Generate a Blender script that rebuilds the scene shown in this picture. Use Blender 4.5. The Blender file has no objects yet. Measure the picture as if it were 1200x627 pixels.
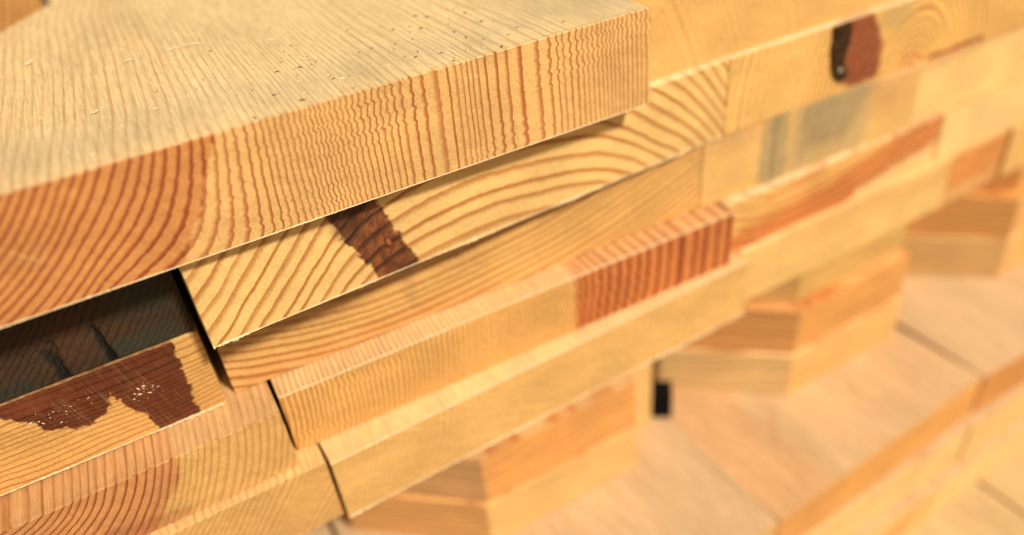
import bpy, math, random
from mathutils import Vector, Matrix, noise
S = 0.001                       # everything below is measured in millimetres
sc = bpy.context.scene
COL = sc.collection
rnd = random.Random(7)

# ------------------------------------------------------------------ node helpers
class G:
    """small expression builder over shader math nodes"""
    def __init__(s, nt): s.nt = nt
    def node(s, t, **kw):
        n = s.nt.nodes.new(t)
        for k, v in kw.items(): setattr(n, k, v)
        return n
    def put(s, sock, v):
        if isinstance(v, E): s.nt.links.new(v.s, sock)
        elif isinstance(v, (tuple, list)):
            sock.default_value = tuple(v) + ((1,) if len(v) == 3 and len(sock.default_value) == 4 else ())
        else: sock.default_value = v
    def m(s, op, a, b=0.0, c=0.0, clamp=False):
        n = s.node('ShaderNodeMath', operation=op); n.use_clamp = clamp
        s.put(n.inputs[0], a); s.put(n.inputs[1], b)
        if op in ('MULTIPLY_ADD', 'SMOOTH_MIN', 'SMOOTH_MAX'): s.put(n.inputs[2], c)
        return E(s, n.outputs[0])
    def xyz(s, x, y, z):
        n = s.node('ShaderNodeCombineXYZ')
        for i, v in enumerate((x, y, z)): s.put(n.inputs[i], v)
        return E(s, n.outputs[0])
    def noise(s, vec, scale=1.0, detail=2.0, rough=0.5, dim='3D'):
        n = s.node('ShaderNodeTexNoise', noise_dimensions=dim)
        if dim == '1D': s.put(n.inputs['W'], vec)
        else: s.put(n.inputs['Vector'], vec)
        n.inputs['Scale'].default_value = scale; n.inputs['Detail'].default_value = detail
        n.inputs['Roughness'].default_value = rough
        return E(s, n.outputs[0])
    def white(s, w):
        n = s.node('ShaderNodeTexWhiteNoise', noise_dimensions='1D'); s.put(n.inputs['W'], w)
        return E(s, n.outputs[0])
    def sm(s, v, a, b, lo=0.0, hi=1.0):
        n = s.node('ShaderNodeMapRange', interpolation_type='SMOOTHSTEP')
        s.put(n.inputs[0], v); s.put(n.inputs[1], a); s.put(n.inputs[2], b); s.put(n.inputs[3], lo); s.put(n.inputs[4], hi)
        return E(s, n.outputs[0])
    def curve(s, v, pts):
        """piecewise smooth lookup v -> value"""
        x0, x1 = pts[0][0], pts[-1][0]; y0 = min(q[1] for q in pts); y1 = max(q[1] for q in pts)
        n = s.node('ShaderNodeFloatCurve'); c = n.mapping.curves[0]
        q = [((a-x0)/(x1-x0), (b-y0)/(y1-y0)) for a, b in pts]
        c.points[0].location = q[0]; c.points[1].location = q[-1]
        for a, b in q[1:-1]: c.points.new(a, b)
        n.mapping.extend = 'EXTRAPOLATED'; n.mapping.use_clip = False; n.mapping.update()
        s.put(n.inputs['Value'], (v - x0)*(1.0/(x1-x0)))
        return E(s, n.outputs[0])*(y1-y0) + y0
    def mix(s, f, a, b, mode='MIX'):
        n = s.node('ShaderNodeMix', data_type='RGBA', blend_type=mode)
        s.put(n.inputs[0], f); s.put(n.inputs[6], a); s.put(n.inputs[7], b)
        return E(s, n.outputs[2])
class E:
    def __init__(s, g, sock): s.g = g; s.s = sock
    def __add__(a, b): return a.g.m('ADD', a, b)
    __radd__ = __add__
    def __sub__(a, b): return a.g.m('SUBTRACT', a, b)
    def __rsub__(a, b): return a.g.m('SUBTRACT', b, a)
    def __mul__(a, b): return a.g.m('MULTIPLY', a, b)
    __rmul__ = __mul__
    def __truediv__(a, b): return a.g.m('DIVIDE', a, b)
    def mx(a, b): return a.g.m('MAXIMUM', a, b)
    def mn(a, b): return a.g.m('MINIMUM', a, b)
    def abs(a): return a.g.m('ABSOLUTE', a)
    def fl(a): return a.g.m('FLOOR', a)
    def sin(a): return a.g.m('SINE', a)
    def sq(a): return a * a
    def sqrt(a): return a.g.m('SQRT', a)

def new_mat(name):
    mt = bpy.data.materials.new(name); mt.use_nodes = True
    nt = mt.node_tree
    b = nt.nodes['Principled BSDF']
    return mt, G(nt), b

PALE = (0.79, 0.47, 0.17); LATE = (0.43, 0.165, 0.042)
HEART = (0.52, 0.19, 0.058); HLATE = (0.27, 0.058, 0.016)
PITCH = (0.115, 0.028, 0.009); PITCHL = (0.06, 0.011, 0.005)
BLUE = (0.30, 0.24, 0.15)

def poly_mask(g, x, z, pts, soft, wob):
    """soft convex polygon, pts counter-clockwise in (x, z)"""
    d = None
    n = len(pts)
    for i in range(n):
        (x0, z0), (x1, z1) = pts[i], pts[(i+1) % n]
        ex, ez = x1-x0, z1-z0; l = math.hypot(ex, ez); nx, nz = -ez/l, ex/l
        e = x*nx + z*nz - (x0*nx + z0*nz)
        d = e if d is None else d.mn(e)
    return g.sm(d + wob, -soft, soft)

def wood(name, pith=(0, 0), sp=2.5, seed=0.0, early=PALE, late=LATE, asp=1.0, a1=3.0, a2=0.35, rip=0.0, ripf=0.9,
         spv=0.8, strength=0.85, heart=(), stains=(), knots=(), tilt=0.0, topc=(0.66, 0.43, 0.19), saw=0.25, sawdir=35,
         end_dark=1.0, cracks=(), sharp=0.9, yw=18.0, topstr=0.55, spots=0.25, fine=1.0, sawtop=0.0, warp=(), prof=None, rmap=None, flat=None, ripl=1.0, lws=0.36, hlong=0.45, rough=1.0):
    early = (early[0]*1.0, early[1]*0.985, early[2]*0.88); topc = (topc[0]*1.0, topc[1]*1.02, topc[2]*0.98)
    mt, g, bs = new_mat(name)
    tc = g.node('ShaderNodeTexCoord')
    mp = g.node('ShaderNodeVectorMath', operation='SCALE'); g.nt.links.new(tc.outputs['Object'], mp.inputs[0]); mp.inputs['Scale'].default_value = 1000
    P = E(g, mp.outputs[0])
    sx = g.node('ShaderNodeSeparateXYZ'); g.nt.links.new(mp.outputs[0], sx.inputs[0])
    x, y, z = (E(g, sx.outputs[i]) for i in range(3))
    sn = g.node('ShaderNodeSeparateXYZ'); g.nt.links.new(tc.outputs['Normal'], sn.inputs[0])
    endf = g.sm(E(g, sn.outputs[1]).abs(), 0.55, 0.8)           # 1 on sawn ends, 0 on the long faces
    # big slow warps: along the grain, and of the ring shape
    nlow = g.noise(g.xyz(x*0.016 + seed, y*0.006, z*0.022 + seed*1.7), 1.0, 1.0) - 0.5
    nyw = g.noise(g.xyz(x*0.004 + seed, y*0.008 + seed*3.1, z*0.004), 1.0, 1.0) - 0.5
    nmid = g.noise(g.xyz(x*0.11 + seed, y*0.012, z*0.11 + seed), 1.0, 2.0) - 0.5
    nfin = g.noise(g.xyz(x*0.55 + seed, y*0.05, z*0.55 + seed), 1.0, 1.5) - 0.5
    dx = x + y*tilt + nyw*yw - pith[0]
    dz = (z - pith[1]) * asp
    if flat: dz = dz * g.sm(x, flat[0], flat[1], 1.0, 0.0)
    r = (g.curve(dx + pith[0], prof) + z + 60.0) if prof else (dx.sq() + dz.sq()).sqrt()
    r = r + nlow*(a1*6) + nmid*(a2*4) + nfin*(a2*1.1)
    if rip:                                                     # fine corrugation of the rings seen on the sawn end
        env = g.sm(g.noise(g.xyz(x*0.02 + seed, 0.0, z*0.03), 1.0, 1.0), 0.34, 0.60)
        w = (z*ripf + nmid*9 + x*0.06 + nlow*9).sin() + (z*(ripf*1.9) + x*0.11 + nmid*7).sin()*0.5
        r = r + w*env*rip*endf*g.sm(x, 80, 180, ripl, 1.0)
    for (kx, kz, kr, ka) in knots:
        d2 = (x-kx).sq() + (z-kz).sq()
        r = r + g.m('POWER', 2.718, d2*(-1.0/(kr*kr)))*ka
    for (wx, ww, wa) in warp:                                   # local change of ring spacing across the width
        r = r + g.sm(x, wx-ww, wx+ww)*wa
    n1 = g.noise(r*(1/22.0) + seed*5, 1.0, 1.0, 0.5, '1D') - 0.5
    ph = (g.curve(r, rmap) + n1*(spv*3) if rmap else r*(1.0/sp) + n1*(spv*22/sp*0.5)) + 40
    k = ph.fl(); t = ph - k
    wr = g.white(k + seed)
    lw = g.sm(t, wr*0.25 + lws, sharp) * g.sm(t, 0.93, 1.0, 1.0, 0.0)
    lw = lw * (wr*0.40 + 0.62) * strength
    lw = lw * (endf*(1-topstr) + topstr)
    fib = g.noise(g.xyz(x*1.6, y*0.03, z*1.6), 1.0, 3.0, 0.65)
    spk = g.noise(g.xyz(x*2.7, y*2.7, z*2.7), 1.0, 2.0, 0.6)
    blot = g.noise(g.xyz(x*0.03 + seed, y*0.01, z*0.05), 1.0, 3.0)
    col_e = g.mix(endf, topc, early)
    col_l = g.mix(endf, tuple(c*1.12 for c in late), late)
    wob = nmid*4 + nfin*1.6
    hm = None
    for h in heart:
        pts, soft = h[0], h[1]
        hc = h[2] if len(h) > 2 else HEART; hl = h[3] if len(h) > 3 else HLATE; amt = h[4] if len(h) > 4 else 1.0
        mk = poly_mask(g, x, z, pts, soft, wob*(1.7 if len(h) > 5 else 1.0)) * amt
        mk = mk * (endf*(1-hlong) + hlong)
        if len(h) > 5:
            mo = g.noise(g.xyz(x*0.22 + seed, y*0.05, z*0.13), 1.0, 4.0, 0.7)
            hc = g.mix(g.sm(mo, 0.40, 0.62), hc, h[5])
        col_e = g.mix(mk, col_e, hc); col_l = g.mix(mk, col_l, hl)
        lw = lw * (mk*(-0.1 if len(h) > 5 else 0.6) + 1.0)
    col = g.mix(lw.mn(1.0), col_e, col_l)
    for (pts, soft, c, amt) in stains:
        mk = poly_mask(g, x, z, pts, soft, wob*1.2) * g.sm(fib, 0.1, 0.75, 0.6, 1.0) * amt
        col = g.mix(mk, col, c, 'MIX')
    if spots:                                                   # pores, rays, dirt flecks
        mk = g.sm(spk, 0.60, 0.74)*spots
        col = g.mix(mk, col, (0.20, 0.09, 0.035))
    if sawtop:                                                  # grey weathering along the front of the top face
        mk = g.sm(y + nmid*26 + nlow*40, 2.0, 22.0, 0.0, 1.0) * g.sm(y + nmid*26 + nlow*60, 16, 62, 1.0, 0.0) * (1-endf)
        col = g.mix(mk*sawtop, col, (0.46, 0.40, 0.29))
        mk2 = g.sm(blot, 0.45, 0.7)*(1-endf)
        col = g.mix(mk2*sawtop*0.6, col, (0.52, 0.40, 0.24))
    val = g.sm(fib, 0.25, 0.75, 1.0-0.16*fine, 1.0+0.14*fine) * g.sm(blot, 0.3, 0.7, 0.90, 1.08)
    val = val * (endf*(end_dark-1.0) + 1.0)
    cell = g.noise(g.xyz(x*0.75, y*0.10, z*0.75), 1.0, 5.0, 0.72)
    val = val * g.sm(cell, 0.30, 0.68, 0.84, 1.06)
    pit = g.noise(g.xyz(x*0.9 + 31, y*0.35, z*0.9), 1.0, 3.0, 0.6)
    val = val * g.sm(pit, 0.66, 0.76, 1.0, 0.72)
    hs = g.node('ShaderNodeVectorMath', operation='SCALE'); g.put(hs.inputs[0], col); g.put(hs.inputs['Scale'], val)
    col = E(g, hs.outputs[0])
    sa = math.radians(sawdir)
    sc_ = g.noise(g.xyz((x*math.cos(sa) + z*math.sin(sa))*2.2, y*0.4, (z*math.cos(sa) - x*math.sin(sa))*0.035), 1.0, 2.0, 0.6)
    col = g.mix(endf*g.sm(sc_, 0.56, 0.72)*saw, col, (0.85, 0.66, 0.40))
    g.put(bs.inputs['Base Color'], col)
    bs.inputs['Roughness'].default_value = 0.62
    bs.inputs['Specular IOR Level'].default_value = 0.28
    hgt = cell*0.12 + fib*0.10 + spk*0.06*endf + lw*0.10 + sc_*endf*saw*0.45
    bp = g.node('ShaderNodeBump'); bp.inputs['Strength'].default_value = 0.75; bp.inputs['Distance'].default_value = 0.0018*rough
    g.put(bp.inputs['Height'], hgt); g.nt.links.new(bp.outputs[0], bs.inputs['Normal'])
    return mt

def plain(name, c1, c2, scale=300, rough=0.8, spec=0.25, bump=0.0):
    mt, g, bs = new_mat(name)
    tc = g.node('ShaderNodeTexCoord')
    n = g.noise(E(g, tc.outputs['Object']), scale, 3.0, 0.6)
    g.put(bs.inputs['Base Color'], g.mix(g.sm(n, 0.3, 0.7), c1, c2))
    bs.inputs['Roughness'].default_value = rough; bs.inputs['Specular IOR Level'].default_value = spec
    if bump:
        b = g.node('ShaderNodeBump'); b.inputs['Strength'].default_value = 0.5; b.inputs['Distance'].default_value = bump
        g.put(b.inputs['Height'], n); g.nt.links.new(b.outputs[0], bs.inputs['Normal'])
    return mt

# ------------------------------------------------------------------ mesh helpers
def link_mesh(name, vs, fs, mat, parent=None):
    me = bpy.data.meshes.new(name); me.from_pydata([(a*S, b*S, c*S) for a, b, c in vs], [], fs); me.update()
    me.materials.append(mat)
    o = bpy.data.objects.new(name, me); COL.objects.link(o)
    if parent: o.parent = parent
    return o
def tag(o, label, cat, group=None, kind=None):
    o['label'] = label; o['category'] = cat
    if group: o['group'] = group
    if kind: o['kind'] = kind
    return o
def interp(pts, x):
    if x <= pts[0][0]: return pts[0][1]
    for (x0, y0), (x1, y1) in zip(pts, pts[1:]):
        if x <= x1: return y0 + (y1-y0)*(x-x0)/(x1-x0)
    return pts[-1][1]

def plank(left, right, z0, z1, L, mat, label, front=None, back=None, step=2.0, rag=0.35, ragb=None, seed=0, dent=None,
          name='plank', cat='plank', group='sawn planks in the stack', lean=0.0, taper=0.0, hole=None):
    """left, right: world (x, y) of the two front corners; z0 bottom, z1 top; L: length back from the front"""
    (xl, yl), (xr, yr) = left, right
    W = math.hypot(xr-xl, yr-yl); th = math.atan2(yr-yl, xr-xl); T = z1-z0
    front = front or [(0, 0), (W, 0)]; back = back or [(0, L), (W, L)]
    if ragb is None: ragb = rag
    xs = set([0.0, 0.35, W-0.35, W]); 
    n = max(2, int(W/step)); xs |= set(W*i/n for i in range(1, n))
    for px, _ in front + back:
        if 0.5 < px < W-0.5: xs |= {px}
    xs = sorted(xs)
    ts = [0, 0.35, 1.2, 4, 12, 30, 70, 140, 260, 420, 700]; ts = [t for t in ts if t < L*0.9]; ny = len(ts)
    nz = max(2, int(T/max(step, 1.5)))
    zs = [0, 0.35] + [T*k/nz for k in range(1, nz)] + [T-0.35, T]
    vs = []; idx = {}
    def N(a, b, c): return noise.noise(Vector((a, b, c + seed*7.3)))
    NX, NY, NZ = len(xs)-1, ny, len(zs)-1
    def v(i, j, k):
        q = (i, j, k)
        if q in idx: return idx[q]
        x = xs[i]; z = zs[k]
        yf = interp(front, x); yb = interp(back, x)
        y = yb if j == NY else yf + ts[j]*min(1.0, (yb-yf)/L)
        dx = dy = dz = 0.0
        if j == 0:
            dy += N(x*0.25, z*0.25, 1)*0.22 + N(x*1.3, z*1.3, 2)*0.10
            if dent: dy += dent(x, z)
            dy += lean*(z/T - 0.5)
        if j <= 1 and k in (0, NZ):
            a = ragb if k == 0 else rag
            e = N(x*0.9, 5, k) + 0.6*N(x*2.3, 9, k)
            if j == 0:
                dy += 0.30*a + abs(e)*0.7*a; dz += (1 if k == 0 else -1)*(0.12*a + max(0, e)*0.9*a)
        if j == 0 and i in (0, NX):
            dx += (1 if i == 0 else -1)*abs(N(z*0.8, 3, i))*0.7*rag; dy += 0.2*rag
        if j > 2: dz += N(x*0.02, y*0.01, 11 + (k > 0))*0.5*(1 if k == NZ else 0.0)
        idx[q] = len(vs); vs.append((x+dx, y+dy, z+dz)); return idx[q]
    fs = []
    for i in range(NX):
        for k in range(NZ):
            fs.append((v(i,0,k), v(i+1,0,k), v(i+1,0,k+1), v(i,0,k+1)))
            fs.append((v(i,NY,k), v(i,NY,k+1), v(i+1,NY,k+1), v(i+1,NY,k)))
        for j in range(NY):
            fs.append((v(i,j,NZ), v(i+1,j,NZ), v(i+1,j+1,NZ), v(i,j+1,NZ)))
            fs.append((v(i,j,0), v(i,j+1,0), v(i+1,j+1,0), v(i+1,j,0)))
    for j in range(NY):
        for k in range(NZ):
            fs.append((v(0,j,k), v(0,j,k+1), v(0,j+1,k+1), v(0,j+1,k)))
            fs.append((v(NX,j,k), v(NX,j+1,k), v(NX,j+1,k+1), v(NX,j,k+1)))
    o = link_mesh(name, vs, fs, mat)
    o.location = (xl*S, yl*S, z0*S); o.rotation_euler = (0, 0, th)
    tag(o, label, cat, group)
    o['W'] = W; del o['W']
    return o

fringe_mat = plain('pale_splinter', (0.92, 0.78, 0.54), (0.70, 0.46, 0.22), 900, 0.75)
def fringe(parent, W, zedge, n, size=1.0, x0=0.0, down=True, seed=0, dens=0.5):
    """torn fibres along one edge of the sawn end: one ragged ribbon"""
    r = random.Random(seed); vs = []; fs = []; x = x0; sg = -1 if down else 1; k = 0
    while x < W:
        g_ = max(0.04, min(1.0, 0.55 + 1.1*noise.noise(Vector((x*0.05, seed*1.37, 0.5)))/dens))
        hang = size*g_*(0.30 + 1.2*r.random()**1.8); up = size*g_*(0.15 + 0.7*r.random()**1.5)
        out = 0.10 + 0.55*size*g_*r.random(); j = r.uniform(-0.15, 0.15)
        b = len(vs)
        vs += [(x+j, 0.12-0.25*g_*r.random(), zedge-sg*(up+0.15)), (x, -out, zedge+sg*0.05), (x+j*3, -out*r.random()+0.2, zedge+sg*hang), (x, 0.9, zedge+sg*0.02)]
        if k:
            for q in range(3):
                f = (b-4+q, b+q, b+q+1, b-3+q)
                fs.append(f if down else f[::-1])
        k += 1; x += 0.28 + 0.45*r.random()
    return link_mesh('splinter_fringe', vs, fs, fringe_mat, parent)

# ------------------------------------------------------------------ the planks
# top plank: sharp broad end in front
m = wood('wood_top_plank', pith=(-8, 88), flat=(60, 165), sp=4.4, seed=1.3, rip=0.38, ripl=0.15, lws=0.42, hlong=0.12, rough=1.4, ripf=1.25, a1=0.45, a2=0.20, spv=0.35, strength=1.15, tilt=-0.03,
         rmap=[(0, -28), (80, 0), (141, 22), (182, 42), (205, 47), (220, 53), (250, 58.5), (296, 77), (340, 93)],
         heart=[([(-20, -5), (84, -5), (98, 15), (116, 50), (-20, 50)], 0.9, (0.62, 0.265, 0.08), (0.34, 0.075, 0.02), 1.0)],
         early=(0.76, 0.46, 0.19), late=(0.44, 0.13, 0.030), topc=(0.88, 0.64, 0.34), sawtop=0.28, saw=0.10, topstr=0.36, yw=12, sharp=0.86, spots=0.45,
         stains=[([(62, 3), (64, 0.5), (36, 32), (34, 34)][::-1], 1.0, (0.88, 0.58, 0.30), 0.7), ([(34, 30), (36, 34), (15, 41), (14, 38)], 1.2, (0.86, 0.55, 0.28), 0.35)])
P1 = plank((-90, 251), (201.5, 251), -42.5, 0, 700, m, 'thick top plank with red-orange wavy growth rings on its end and sawdust on top',
           back=[(0, 118), (291.5, 600)], step=0.8, rag=0.7, ragb=0.9, seed=1)
fringe(P1, 290, 0.0, 130, 0.5, seed=3, dens=1.6)

m = wood('wood_wavy_plank', sp=8.2, seed=2.9, a1=0.7, a2=0.40, rip=0.0, spv=0.55, strength=1.1, yw=8,
         prof=[(-40, 96), (4, 68), (17, 55), (35, 38), (48, 25), (62, 13), (81, 4), (118, 0), (153, 2.5), (180, 8), (200, 17), (221, 32), (240, 46), (264, 72)],
         early=(0.80, 0.52, 0.22), late=(0.45, 0.18, 0.042), topc=(0.85, 0.66, 0.38), saw=0.12, sawdir=-50, sharp=0.84, spots=0.35,
         heart=[([(71, -3), (90.5, -3), (72.5, 44), (52.5, 44)], 0.7, (0.13, 0.038, 0.013), (0.045, 0.012, 0.006), 1.0, (0.26, 0.085, 0.027))],
         stains=[([(56, 26), (66, 22), (72, 40), (55, 44)], 3, (0.03, 0.012, 0.006), 0.7)])
P2 = plank((-3.8, 256.4), (263.3, 267.2), -84.0, -43.0, 600, m, 'plank end with large curving growth rings and a dark red knot streak across it', step=0.8, rag=0.8, ragb=1.3, seed=2)
fringe(P2, 266, 0.0, 620, 1.0, seed=5, dens=0.9)
# knot core: a raised whorl in the streak
def ellipse_pad(cx_, cz_, a, b, rot, h, y0, n=18, rings=4):
    vs = [(cx_, y0-h, cz_)]; fs = []
    for q in range(1, rings+1):
        rr = q/rings
        for i in range(n):
            t = 2*math.pi*i/n; u, w = a*rr*math.cos(t), b*rr*math.sin(t)
            vs.append((cx_+u*math.cos(rot)-w*math.sin(rot), y0 - h*(1-rr*rr), cz_+u*math.sin(rot)+w*math.cos(rot)))
    for i in range(n):
        fs.append((0, 1+(i+1) % n, 1+i))
        for q in range(rings-1):
            a0 = 1+q*n+i; a1_ = 1+q*n+(i+1) % n
            fs.append((a0, a1_, a1_+n, a0+n))
    return vs, fs
kn = plain('knot_wood', (0.20, 0.045, 0.014), (0.055, 0.014, 0.008), 420, 0.5, 0.4, 0.0006)
kn2 = plain('knot_core', (0.42, 0.15, 0.05), (0.16, 0.04, 0.014), 700, 0.5, 0.4, 0.0004)
vs, fs = ellipse_pad(77.5, 15, 1.9, 4.0, 0.35, 0.5, 0.15); k_ = link_mesh('knot', vs, fs, kn, P2)
vs, fs = ellipse_pad(77.3, 15.6, 0.9, 1.9, 0.35, 0.35, -0.28); link_mesh('knot_core', vs, fs, kn2, k_)

m = wood('wood_banded_plank', sp=4.6, seed=4.2, a1=0.5, a2=0.15, spv=0.8, strength=1.3, early=(0.74, 0.44, 0.16), late=(0.38, 0.14, 0.038), yw=6,
         prof=[(-30, -28), (0, -14), (15, -9), (59, -1), (80, 0), (102, -1), (158, -8), (209, -20), (255, -36)],
         topc=(0.80, 0.60, 0.34), stains=[([(84, 8), (88, 8), (88, 32), (84, 32)], 2.5, (0.25, 0.17, 0.10), 0.35), ([(-5, 16), (230, 36), (230, 44), (-5, 44)], 8, (0.32, 0.155, 0.06), 0.6)],  # last wedge paints the shadow of the plank above into the colour
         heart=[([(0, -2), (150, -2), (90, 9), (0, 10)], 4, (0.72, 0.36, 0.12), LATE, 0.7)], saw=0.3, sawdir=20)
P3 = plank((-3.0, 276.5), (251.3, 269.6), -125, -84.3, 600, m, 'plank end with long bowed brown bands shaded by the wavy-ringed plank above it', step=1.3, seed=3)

m = wood('wood_half_red_plank', pith=(-170, 40), seed=5.5, a1=0.9, a2=0.22, rip=0.50, ripf=0.8, spv=0.25, strength=1.35,
         rmap=[(140, -12), (170, 0), (225, 22), (300, 52), (322, 61), (440, 79), (500, 88)],
         early=(0.76, 0.43, 0.15), late=(0.43, 0.16, 0.04), topc=(0.76, 0.52, 0.27), saw=0.12, topstr=0.75,
         heart=[([(148.5, -5), (300, -5), (300, 40), (150, 40)], 2.2, (0.60, 0.20, 0.055), (0.26, 0.045, 0.012))])
P4 = plank((12.2, 262.0), (263.5, 255.0), -159, -125.3, 600, m, 'plank end pale on the left and deep red on the right with upright rings', step=1.2, rag=1.0, seed=4)
fringe(P4, 252, 33.7, 420, 0.5, down=False, seed=8, dens=1.1)

m = wood('wood_faint_plank', pith=(-70, 60), sp=2.2, seed=6.1, a1=1.8, a2=0.2, spv=0.7, strength=0.6, early=(0.74, 0.44, 0.165), late=(0.52, 0.23, 0.065),
         topc=(0.80, 0.55, 0.27), saw=0.5, sawdir=62, topstr=0.5, warp=[(205, 60, -40)])
P5 = plank((22.3, 246.5), (274.0, 250.5), -197, -159.3, 600, m, 'plank end with faint fine grain and a torn pale lower edge', step=1.2, rag=1.0, ragb=1.0, seed=5)
fringe(P5, 252, 0.0, 420, 1.25, seed=9, dens=1.0)
fringe(P5, 252, 37.7, 250, 0.5, down=False, seed=10, dens=1.2)

# left side: the lighter planks' wood darkened to stand in for weaker light
def notches(x, z):
    d = 0
    for (a, b, s) in ((179.0, 0.24, 1.0), (162.0, -0.10, 1.2)):
        c = a - (z-0)*b*0.4
        if z < 17: d = max(d, 1.6*math.exp(-((x-c)/s)**4))
    return d
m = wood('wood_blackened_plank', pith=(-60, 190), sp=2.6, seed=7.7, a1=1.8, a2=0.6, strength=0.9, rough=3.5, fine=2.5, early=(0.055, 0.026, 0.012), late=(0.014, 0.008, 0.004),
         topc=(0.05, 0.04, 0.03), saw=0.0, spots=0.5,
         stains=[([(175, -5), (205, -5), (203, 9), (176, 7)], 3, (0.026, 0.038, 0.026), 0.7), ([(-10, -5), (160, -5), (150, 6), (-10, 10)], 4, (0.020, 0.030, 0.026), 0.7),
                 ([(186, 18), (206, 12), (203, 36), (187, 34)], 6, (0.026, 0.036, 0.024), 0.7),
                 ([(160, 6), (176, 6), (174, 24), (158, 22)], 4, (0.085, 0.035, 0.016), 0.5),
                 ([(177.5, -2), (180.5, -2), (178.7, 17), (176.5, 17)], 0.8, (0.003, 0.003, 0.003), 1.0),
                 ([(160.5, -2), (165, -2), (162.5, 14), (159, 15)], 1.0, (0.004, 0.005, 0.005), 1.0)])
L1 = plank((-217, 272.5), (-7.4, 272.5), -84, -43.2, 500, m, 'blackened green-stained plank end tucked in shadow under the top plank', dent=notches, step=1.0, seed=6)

m = wood('wood_pitch_stained_plank', pith=(150, 560), sp=2.5, seed=8.4, a1=1.4, a2=0.22, spv=0.6, strength=0.95, early=(0.66, 0.37, 0.13), late=(0.42, 0.17, 0.05),
         saw=0.15, sawdir=15, sharp=0.85,
         heart=[([(121, 44), (130, 31), (138, 21), (151, 15.5), (158, 19), (165, 32), (162, 44)], 0.5, PITCH, PITCHL, 1.0, (0.15, 0.036, 0.011)),
                ([(161, 29), (168, 12), (173.5, -2), (188, -2), (189, 20), (189, 44), (158, 44)], 0.5, PITCH, PITCHL, 1.0, (0.15, 0.036, 0.011))],
         stains=[([(130, 34), (150, 28), (150, 36), (130, 38)], 3, (0.20, 0.05, 0.02), 0.5)])
L2 = plank((-207, 273.5), (-7.4, 272), -124.3, -84.8, 500, m, 'plank end stained dark red-brown with a pale notch and crumbs of dust on it', step=1.0, rag=0.8, ragb=1.3, seed=7)
fringe(L2, 199, 0.0, 400, 0.9, seed=11, dens=1.0)

m = wood('wood_rounded_ring_plank', pith=(92, 52), sp=3.0, seed=9.9, a1=1.2, a2=0.20, spv=0.6, strength=0.85, early=(0.68, 0.40, 0.15), late=(0.42, 0.17, 0.05),
         topc=(0.66, 0.40, 0.19), saw=0.15, sawdir=-30, topstr=0.8,
         heart=[([(60, -6), (142, -6), (154, 10), (156, 22), (168, 36), (60, 36)], 1.8, (0.56, 0.24, 0.085), (0.26, 0.06, 0.02), 0.9)],
         stains=[([(118, 0), (150, -2), (156, 4), (122, 12)], 2, (0.28, 0.07, 0.03), 0.5)])
L3 = plank((-190, 254), (10.3, 254), -158.6, -125.5, 500, m, 'short plank end half red half yellow with arcing rings, below the pitch-stained plank', step=1.2, rag=1.0, seed=8)
m = wood('wood_lower_left_plank', pith=(60, 120), sp=2.6, seed=10.7, a1=1.5, a2=0.2, strength=0.85, early=(0.66, 0.385, 0.145), late=(0.44, 0.20, 0.06), topc=(0.76, 0.48, 0.22), topstr=0.8)
L4 = plank((-180, 249.5), (20.8, 249.5), -197, -159.3, 500, m, 'lowest left plank end, just left of the faint-grained plank with the torn edge', step=1.5, rag=0.7, seed=9)
m = wood('wood_hidden_left_plank', pith=(90, 90), sp=3, seed=11.7, early=(0.55, 0.30, 0.12))
for zz, s in ((-235, 1), (-273, 2), (-311, 3)):
    pass

# right side, upper courses
m = wood('wood_upper_right_plank', pith=(-150, -60), sp=3.2, seed=12.2, a1=1.6, a2=0.12, spv=1.0, strength=0.5, early=(0.80, 0.46, 0.165), late=(0.58, 0.27, 0.07), saw=0.35, sawdir=-38, topstr=0.4)
R1 = plank((204.5, 269.5), (480, 269.5), -42.6, 1.0, 600, m, 'pale yellow plank end with fine saw scratches, right of the thick top plank', step=2, ragb=0.8, seed=10)
fringe(R1, 275, 0.0, 380, 0.5, seed=12, dens=1.3)

m = wood('wood_open_knot_plank', pith=(138, -8), sp=3.9, seed=13.4, a1=0.6, a2=0.15, asp=0.8, spv=0.7, strength=1.25, early=(0.84, 0.51, 0.17), late=(0.46, 0.16, 0.04), topc=(0.86, 0.68, 0.42),
         saw=0.25, sawdir=-30,
         heart=[([(78, 44), (70, 26), (76, 14), (88, 2), (112, 2), (113, 20), (100, 44)], 1.6, (0.27, 0.065, 0.022), (0.16, 0.032, 0.012), 1.0, (0.34, 0.105, 0.035)),
                ([(128, -3), (150, -3), (150, 8), (132, 10)], 5, (0.76, 0.36, 0.11), (0.45, 0.12, 0.03), 0.8),
                ([(156, -3), (206, 1.5), (206, 3.5), (156, 2.5)], 0.7, (0.36, 0.05, 0.02), (0.2, 0.03, 0.01), 0.9)],
         stains=[([(108, 30), (128, 26), (132, 44), (108, 44)], 5, (0.40, 0.33, 0.17), 0.45), ([(-3, -3), (60, -3), (60, 44), (-3, 44)], 10, (0.86, 0.53, 0.18), 0.5)])
R2 = plank((263.7, 267.0), (520, 263), -84, -43.0, 600, m, 'yellow plank end with an open black knot hole in dark red wood', step=1.5, seed=11)
fringe(R2, 256, 41.0, 240, 0.5, down=False, seed=13, dens=1.3)
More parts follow.
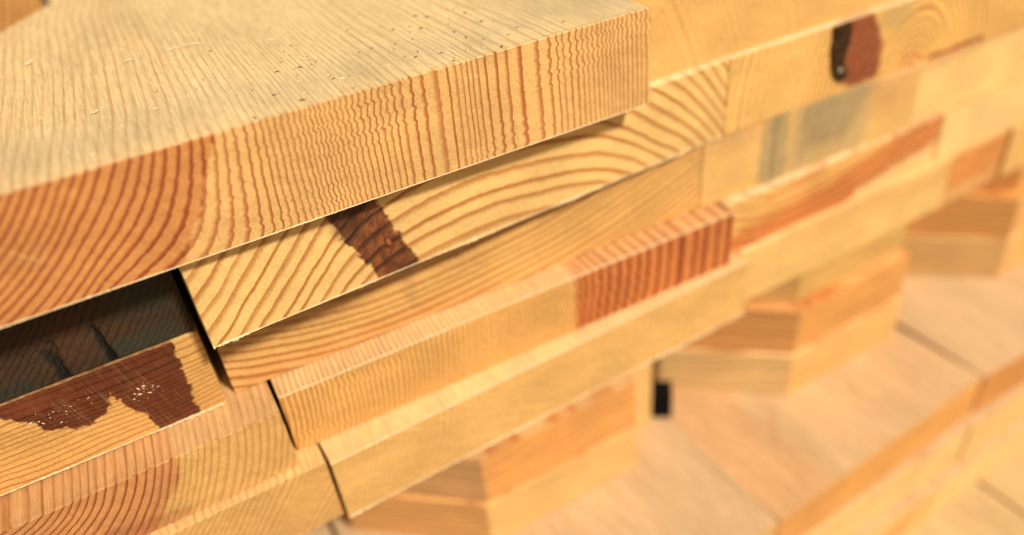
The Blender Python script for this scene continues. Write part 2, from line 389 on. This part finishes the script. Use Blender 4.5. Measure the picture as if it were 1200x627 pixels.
# the open knot: dark sunken bark with a resin bead
blk = plain('knot_bark', (0.010, 0.006, 0.004), (0.085, 0.040, 0.016), 330, 0.95, 0.08, 0.002)
vs = []; fs = []
loop = [(69.5, 43-1.5), (83.5, 42), (85, 30), (82.5, 19), (87, 11), (83, 6.5), (76, 11), (72.5, 18), (70.5, 28)]
vs = [(77.5, -0.15, 26)] + [(a, -0.45, c-1) for a, c in loop]
for i in range(len(loop)): fs.append((0, 1+i, 1+(i+1) % len(loop)))
kk = link_mesh('knot_hole', vs, [f[::-1] for f in fs], blk, R2)
resin = bpy.data.materials.new('resin'); resin.use_nodes = True
bb = resin.node_tree.nodes['Principled BSDF']; bb.inputs['Base Color'].default_value = (0.55, 0.48, 0.38, 1); bb.inputs['Roughness'].default_value = 0.12
vs, fs = ellipse_pad(80.5, 14.0, 1.3, 1.2, 0.2, 0.8, -0.3); o = link_mesh('resin_bead', vs, fs, resin, kk)
for p_ in o.data.polygons: p_.use_smooth = True

m = wood('wood_far_top_plank', pith=(100, -80), sp=3.2, seed=14.4, strength=0.4, early=(0.78, 0.50, 0.20))
plank((520.4, 263.5), (760, 266), -84, -43, 500, m, 'pale plank end at the far right edge beyond the open-knot plank', step=4, seed=12)
plank((484, 268), (730, 270), -42.6, 0, 500, m, 'far plank end beside the pale yellow saw-scratched plank', step=4, seed=13)

m = wood('wood_blue_stained_plank', pith=(-40, 140), sp=3.0, seed=15.1, a1=2, a2=0.2, strength=0.3, early=(0.76, 0.47, 0.18), late=(0.55, 0.26, 0.08), topc=(0.82, 0.64, 0.42), saw=0.35, sawdir=15,
         stains=[([(40, -3), (60, -3), (59, 44), (40, 44)], 1.5, (0.24, 0.22, 0.13), 0.7), ([(48, -3), (53, -3), (52, 44), (47, 44)], 1.0, (0.14, 0.13, 0.09), 0.45), ([(70, -3), (73, -3), (74, 44), (71, 44)], 1.0, (0.14, 0.13, 0.09), 0.4), ([(60, -3), (122, -3), (126, 44), (64, 44)], 7, (0.32, 0.26, 0.15), 0.60), ([(75, 15), (105, 10), (126, 44), (70, 44)], 5, (0.24, 0.20, 0.13), 0.5),
                 ([(120, 20), (162, 20), (162, 44), (120, 44)], 8, (0.62, 0.32, 0.13), 0.6), ([(-5, 30), (45, 30), (45, 44), (-5, 44)], 6, (0.62, 0.34, 0.15), 0.5)])
plank((251.6, 269.0), (414.8, 262.8), -125, -84.3, 600, m, 'yellow plank end with an upright grey-blue stained patch in its middle', step=2, seed=14)
m = wood('wood_bright_pale_plank', pith=(60, -150), sp=3.0, seed=16.1, strength=0.22, early=(0.84, 0.56, 0.25), saw=0.3,
         stains=[([(-3, 34), (110, 37), (110, 44), (-3, 44)], 2, (0.62, 0.30, 0.12), 0.6)])
plank((415.1, 263.3), (600, 268), -125, -84.3, 600, m, 'smooth bright pale plank end right of the grey-blue stained one', step=3, seed=15)

m = wood('wood_red_streak_plank', pith=(60, 170), sp=4.8, seed=17.1, a1=1.2, a2=0.3, strength=1.1, early=(0.82, 0.48, 0.17), late=(0.46, 0.15, 0.035), topc=(0.85, 0.60, 0.36), tilt=0,
         saw=0.15, heart=[([(3, -3), (103, -3), (103, 19), (60, 17), (3, 11)], 1.6, (0.66, 0.24, 0.065), (0.40, 0.10, 0.025)), ([(60, 6), (104, 2), (178, 13), (180, 38), (150, 34), (90, 22)], 1.6, (0.66, 0.24, 0.065), (0.40, 0.10, 0.025), 0.9),
                           ([(10, 12), (60, 15), (130, 25), (178, 40), (120, 33), (50, 22), (5, 18)], 1.6, (0.74, 0.32, 0.09), (0.40, 0.10, 0.025), 0.6), ([(0, 26), (60, 28), (100, 33), (100, 36), (60, 31), (0, 29)], 1.2, (0.60, 0.22, 0.07), (0.40, 0.10, 0.025), 0.7)],
         stains=[([(104, -4), (178, -4), (178, 16), (106, 5)], 1.5, (0.88, 0.60, 0.27), 0.85)])
plank((265.5, 261.5), (445.4, 261.5), -159, -125.3, 600, m, 'plank end with a slanting orange-red heartwood streak and brown lines', step=2, rag=1.0, seed=16)
m = wood('wood_cream_plank', pith=(40, -90), sp=3.0, seed=18.1, strength=0.2, early=(0.84, 0.57, 0.27), saw=0.3)
plank((446, 261), (620, 260), -159, -125.3, 600, m, 'cream plank end beyond the red-streaked plank', step=3, seed=17)

m = wood('wood_amber_plank', pith=(-90, 90), sp=3.4, seed=19.1, strength=0.25, early=(0.80, 0.51, 0.20), topc=(0.85, 0.6, 0.3), saw=0.5, sawdir=48,
         stains=[([(30, 22), (190, 22), (190, 44), (30, 44)], 4, (0.72, 0.37, 0.12), 0.45)])
plank((275.8, 258), (460, 256.5), -197, -159.3, 600, m, 'amber plank end right of the torn-edged plank, last one flush above the recessed blocks', step=2, seed=18)
m = wood('wood_dark_orange_plank', pith=(20, 100), sp=3.4, seed=20.1, strength=0.5, early=(0.66, 0.27, 0.08),
         stains=[([(-2, -3), (46, -3), (60, 10), (-2, 12)], 3, (0.80, 0.48, 0.2), 0.6)])
plank((460.3, 257), (523, 258), -197, -159.3, 600, m, 'short dark orange plank end at the far right', step=3, seed=19)
m = wood('wood_edge_plank', pith=(20, -100), sp=3.4, seed=21.1, strength=0.3)
plank((525.5, 257), (760, 257), -197, -159.3, 600, m, 'plank end at the right edge across a dark gap from the dark orange one', step=4, seed=20)

# recessed courses: each plank has its left front corner sawn off
def cut(W, c=64, d=60): return [(0, d), (c, 0), (W, 0)]
H6, H7, H8 = (-235, -197.3), (-273, -235.3), (-311, -273.3)
cols = [  # left x, cut corner x, right x, corner y, per-course colours
    (-230, -170, -30, 276, 'at the bottom left'),
    (30, 102, 211, 273, 'under the torn-edged plank'),
    (269, 340, 449, 262, 'mid recessed row'),
    (508, 578, 690, 261, 'right end of recessed row'),
]
tones = {
 (1,0): ((0.42, 0.20, 0.09), (0.60, 0.40, 0.17), 'yellow-brown'), (1,1): ((0.68, 0.40, 0.18), (0.72, 0.36, 0.12), 'orange-streaked'), (1,2): ((0.78, 0.42, 0.16), (0.74, 0.48, 0.20), 'deep amber'),
 (2,0): ((0.74, 0.44, 0.16), (0.66, 0.42, 0.15), 'olive-yellow'), (2,1): ((0.76, 0.38, 0.14), (0.70, 0.35, 0.11), 'reddish brown'), (2,2): ((0.92, 0.64, 0.30), (0.80, 0.46, 0.18), 'pale golden'),
 (3,0): ((0.80, 0.34, 0.10), (0.8, 0.45, 0.18), 'rust-coloured'), (3,1): ((0.78, 0.38, 0.12), (0.8, 0.45, 0.18), 'orange'), (3,2): ((0.80, 0.52, 0.22), (0.8, 0.45, 0.18), 'light yellow'),
 (0,0): ((0.6, 0.34, 0.14), (0.6, 0.4, 0.2), 'dull tan'), (0,1): ((0.5, 0.26, 0.10), (0.6, 0.4, 0.2), 'brown'), (0,2): ((0.6, 0.36, 0.16), (0.6, 0.4, 0.2), 'shaded tan'),
}
for ci, (xl, xc, xr, yc, where) in enumerate(cols):
    for li, (z0, z1) in enumerate((H6, H7, H8)):
        c1, c2, w = tones[(ci, li)]
        off = (8, 0, -2)[li]; sh = (5, 0, -2)[li]
        W = xr-xl; c = xc-xl+sh
        r = random.Random(ci*10+li)
        m = wood('wood_recessed_%s' % w.replace('-', '_').replace(' ', '_'), pith=(W*0.6, (-120, 200, -260)[li]), sp=(6.5, 9, 7)[li], asp=1.6, seed=30+ci*3+li, a1=4.0, a2=0.8, strength=1.1, topstr=0.9,
                 early=c2, late=tuple(a*b for a, b in zip(c2, (0.7, 0.5, 0.4))), topc=c1, saw=0.1, spots=0.1,
                 heart=[([(-5, -5), (c, -5), (c, 45), (-5, 45)], 2, c1, tuple(a*0.6 for a in c1), 0.9)])
        plank((xl, yc+off), (xr, yc+off), z0, z1, 500, m, '%s corner-cut plank, %s course, %s' % (w, ('top', 'middle', 'bottom')[li], where),
              front=cut(W, c, (yc+60-yc)), step=5, seed=40+ci*3+li, group='recessed planks with a sawn-off corner')
for q, (z0, z1) in enumerate((H6, H7, H8)):
    m = wood('wood_slot_filler', pith=(20, 90), sp=4, seed=80+q, strength=0.3, early=(0.66, 0.42, 0.18))
    plank((211.4, 286), (243.6, 297), z0, z1, 300, m, 'narrow plank end deep in the slot, %s of three' % ('highest', 'second', 'lowest')[q], step=6, seed=90+q)

# black block added to stand in for the dark gap beside the recessed planks
bk = plain('gap_black', (0.004, 0.004, 0.004), (0.008, 0.008, 0.008), 100, 0.9, 0.05)
vs = [(0,0,0),(13.5,0,0),(13.5,14,0),(0,14,0),(0,0,23),(13.5,0,23),(13.5,14,23),(0,14,23)]
vs2 = []
for a, b, c in vs: vs2.append((a, b, c))
o = link_mesh('dark_gap_block', vs2, [(0,1,5,4),(1,2,6,5),(2,3,7,6),(3,0,4,7),(4,5,6,7),(3,2,1,0)], bk)
o.location = (245.5*S, 298*S, -310.6*S); o.rotation_euler = (0, 0, math.radians(-36))
mb = o.modifiers.new('bevel', 'BEVEL'); mb.width = 0.0006; mb.segments = 2
tag(o, 'small black block added for the dark gap beside the recessed planks', 'spacer')

# lower tier sticking out further: broad flat tops
def tier(xl, xr, y0, z0, z1, seed, early, topc, label, y1=None, L=700, **kw):
    m = wood('wood_tier_%d' % seed, pith=(80+seed*7 % 60, -90 - seed*11 % 80), sp=4.5, seed=50+seed*1.7, a1=4.5, a2=0.8, strength=0.75, early=early, topc=topc, topstr=0.25, yw=10, saw=0.2, **kw)
    return plank((xl, y0), (xr, y1 if y1 is not None else y0), z0, z1, L, m, label, step=4, seed=60+seed, group='lower planks that stick out furthest')
TAN = (0.64, 0.42, 0.24); PINK = (0.62, 0.38, 0.21)
tier(20, 255.0, 187, -349, -311.3, 1, (0.70, 0.42, 0.17), (0.62, 0.42, 0.25), 'broad tan plank lying left of the slot, bottom of the picture')
tier(256.2, 463.4, 187, -349, -311.3, 2, (0.74, 0.36, 0.11), TAN, 'broad tan plank top in the middle of the lower tier, orange front edge', y1=195,
     stains=[([(-3, 5), (60, 5), (50, 44), (-3, 44)], 8, (0.62, 0.27, 0.09), 0.35)])
tier(464, 700, 194, -349, -311.4, 3, (0.62, 0.27, 0.08), (0.66, 0.44, 0.26), 'broad tan plank at the far right of the lower tier', y1=186)
tier(-215, 17, 187, -349, -311.3, 4, (0.70, 0.42, 0.17), (0.62, 0.42, 0.25), 'tan plank left of the lower tier')
tier(262, 451.5, 187, -387, -349.3, 5, (0.82, 0.56, 0.26), TAN, 'pale yellow plank end directly beneath the orange-edged broad plank')
tier(20, 259, 187, -387, -349.3, 6, (0.80, 0.50, 0.2), TAN, 'pale plank end beneath the broad plank left of the slot')
tier(452.4, 700, 186, -387, -349.3, 7, (0.84, 0.55, 0.24), TAN, 'cream plank end second from top at the lower right')
tier(255, 419.4, 179, -425, -387.3, 8, (0.80, 0.50, 0.19), TAN, 'golden plank end with a red-brown streak near the lower right corner',
     stains=[([(96, 10), (132, 14), (150, 30), (110, 22)], 3, (0.55, 0.20, 0.06), 0.8)])
tier(420.4, 700, 180, -425, -387.3, 9, (0.86, 0.57, 0.27), TAN, 'cream plank end third from top at the lower right')
tier(20, 250, 182, -425, -387.3, 10, (0.80, 0.50, 0.2), TAN, 'lowest golden plank end at the bottom')
tier(250, 480, 110, -463, -425.3, 11, (0.80, 0.50, 0.2), (0.62, 0.43, 0.23), 'tan plank lying lowest in the corner, sticking out past the others')
tier(484, 720, 105, -463, -425.3, 12, (0.78, 0.40, 0.13), (0.62, 0.43, 0.23), 'orange-edged lowest plank at the right edge')

# plank behind the sawn-off rear corner of the top plank
m = wood('wood_rear_plank', pith=(92, 60), sp=4.2, seed=22.5, a1=0.8, a2=0.2, strength=1.0, early=(0.62, 0.32, 0.11), late=(0.36, 0.12, 0.03), saw=0.0)
plank((-190, 530), (-21, 536), -44, 3, 260, m, 'ringed plank end glimpsed behind the rear corner of the top plank', step=2, seed=23)
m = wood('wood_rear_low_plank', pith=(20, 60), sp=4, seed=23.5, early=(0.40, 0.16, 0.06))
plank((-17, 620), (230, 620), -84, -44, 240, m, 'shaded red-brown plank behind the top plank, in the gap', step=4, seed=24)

# ------------------------------------------------------------------ sawdust and shavings
def chips(name, n, area, mat, size, label, seed, base=None, parent=None):
    r = random.Random(seed); vs = []; fs = []
    for _ in range(n):
        x, y, z, onend = area(r)
        s = size*(0.3 + r.random()**2.5*1.6); l = s*r.uniform(0.8, 3.2); w = s*r.uniform(0.3, 0.8)
        a = r.uniform(0, math.pi); ca, sa = math.cos(a), math.sin(a); b = len(vs); h = r.uniform(0.15, 0.45)*s
        loc = [(-l/2, -w/2*r.random(), 0.0), (l*0.1, -w/2, 0), (l/2, 0, 0), (0.1*l, w/2, 0), (-l*.3, w/2, 0), (r.uniform(-.2,.2)*l, 0, h)]
        for u, v_, q in loc:
            p0, p1 = u*ca - v_*sa, u*sa + v_*ca
            vs.append((x+p0, y+p1, z+q+0.02) if not onend else (x+p0, y-q-0.05, z+p1))
        for i in range(5): fs.append((b+i, b+(i+1) % 5, b+5))
    o = link_mesh(name, vs, fs, mat)
    tag(o, label, 'sawdust', kind='stuff'); return o
lite = plain('sawdust_light', (0.90, 0.78, 0.56), (0.78, 0.58, 0.34), 800, 0.8)
dark = plain('bark_specks', (0.10, 0.045, 0.02), (0.22, 0.12, 0.06), 800, 0.8)
def top_area(r):
    while True:
        x = r.uniform(-85, 198); y = 252.5 + (r.random()**1.2)*250
        if r.random() < 0.25 + 0.75*(noise.noise(Vector((x*0.03, y*0.03, 4))) > -0.05) and y < 251+118+(x+90)*1.65-4: return x, y, 0.05+0.1, False
chips('sawdust', 1100, top_area, lite, 0.52, 'pale crumbs of sawdust scattered over the top plank', 5)
def top_dark(r):
    x = r.gauss(95, 38); y = r.gauss(292, 26); x = max(-60, min(196, x)); y = max(254, min(420, y)); return x, y, 0.15, False
chips('bark_crumbs', 230, top_dark, dark, 0.62, 'dark bark crumbs sprinkled on the top plank', 6)
def l2a(r):
    if r.random() < 0.5: x, z = r.gauss(-32, 3.2), r.gauss(-103, 2.4)
    else: x, z = r.gauss(-66, 5.5), r.gauss(-97.5, 3.4)
    return x, 272.1, z, True
chips('dust_crumbs', 85, l2a, lite, 0.42, 'white dust crumbs stuck to the pitch-stained plank end', 8)
# longer shavings on the top plank
shav = [(32, 352, 17, 1.0, -0.25, 'long thin curled wood shaving near the middle of the top plank'), (8, 352, 5, 0.9, 0.1, 'short pale shaving left of the long curled one'),
        (131, 339, 6, 1.3, 0.25, 'thick pale shaving near the rear of the top plank'), (68, 297, 7, 0.7, -0.5, 'forked pale splinter right of the centre of the top plank'),
        (-29, 384, 7, 1.6, 1.2, 'tangled pale shaving at the left rear corner of the top plank'), (-10, 300, 3, 1.0, 0.6, 'pale curled chip on the left of the top plank')]
for i, (x, y, l, w, a, lab) in enumerate(shav):
    r = random.Random(i+90); vs = []; fs = []; n = 14; c = r.uniform(-0.25, 0.25)
    for k in range(n+1):
        t = k/n-0.5; ww = w*0.45*(1-abs(2*t)**3)*r.uniform(0.7, 1.1)+0.04
        yy = c*l*(t*t*4-0.5) + 0.3*math.sin(t*14); zz = 0.2+0.35*w*(1+math.sin(t*9+i))*0.5
        vs += [(t*l, yy-ww, 0.12+zz*0.3), (t*l, yy+ww, zz)]
        if k: b = 2*k; fs.append((b-2, b, b+1, b-1))
    o = link_mesh('wood_shaving', vs, fs, lite); o.location = (x*S, y*S, 0.0003); o.rotation_euler = (0, 0, a)
    tag(o, lab, 'wood shaving', 'shavings on the top plank')

# ------------------------------------------------------------------ ground
gm = plain('ground_earth', (0.30, 0.24, 0.17), (0.20, 0.16, 0.11), 8, 0.9)
o = link_mesh('ground', [(-9000,-9000,-560),(9000,-9000,-560),(9000,9000,-560),(-9000,9000,-560)], [(0,1,2,3)], gm)
o['kind'] = 'structure'; o['label'] = 'bare ground under the stack'

# ------------------------------------------------------------------ light
SUN = Vector((0.30, -0.78, 0.84)).normalized()
w = bpy.data.worlds.new('World'); sc.world = w; w.use_nodes = True
nt = w.node_tree; bg = nt.nodes['Background']
sk = nt.nodes.new('ShaderNodeTexSky'); sk.sky_type = 'NISHITA'; sk.sun_disc = False
el = math.asin(SUN.z); sk.sun_elevation = el; sk.sun_rotation = math.atan2(SUN.x, SUN.y)
sk.dust_density = 3.0
mxn = nt.nodes.new('ShaderNodeMix'); mxn.data_type = 'RGBA'; mxn.blend_type = 'MULTIPLY'; mxn.inputs[0].default_value = 1.0
nt.links.new(sk.outputs[0], mxn.inputs[6]); mxn.inputs[7].default_value = (1.0, 0.84, 0.62, 1)      # hazy warm daylight
nt.links.new(mxn.outputs[2], bg.inputs[0]); bg.inputs[1].default_value = 0.062
l = bpy.data.lights.new('sun', 'SUN'); l.energy = 4.7; l.angle = math.radians(7); l.color = (1.0, 0.90, 0.72)
lo = bpy.data.objects.new('sun', l); COL.objects.link(lo); lo.rotation_euler = SUN.to_track_quat('Z', 'Y').to_euler()

# ------------------------------------------------------------------ camera
RM = ((0.86213, -0.49855, -0.09044), (-0.35383, -0.46462, -0.81174), (0.36267, 0.73183, -0.57697))
cam = bpy.data.cameras.new('camera'); co = bpy.data.objects.new('camera', cam); COL.objects.link(co)
r_, d_, f_ = (Vector(v) for v in RM)
M = Matrix((( r_.x, -d_.x, -f_.x, 0), (r_.y, -d_.y, -f_.y, 0), (r_.z, -d_.z, -f_.z, 99.065*S), (0, 0, 0, 1)))
co.matrix_world = M
cam.sensor_width = 36; cam.lens = 36*891.8/1200; cam.clip_start = 0.01; cam.clip_end = 100
cam.dof.use_dof = True; cam.dof.focus_distance = 0.288; cam.dof.aperture_fstop = 2.8
sc.camera = co
sc.view_settings.view_transform = 'Standard'; sc.view_settings.look = 'None'; sc.view_settings.exposure = 0; sc.view_settings.gamma = 1
sc.render.engine = 'CYCLES'
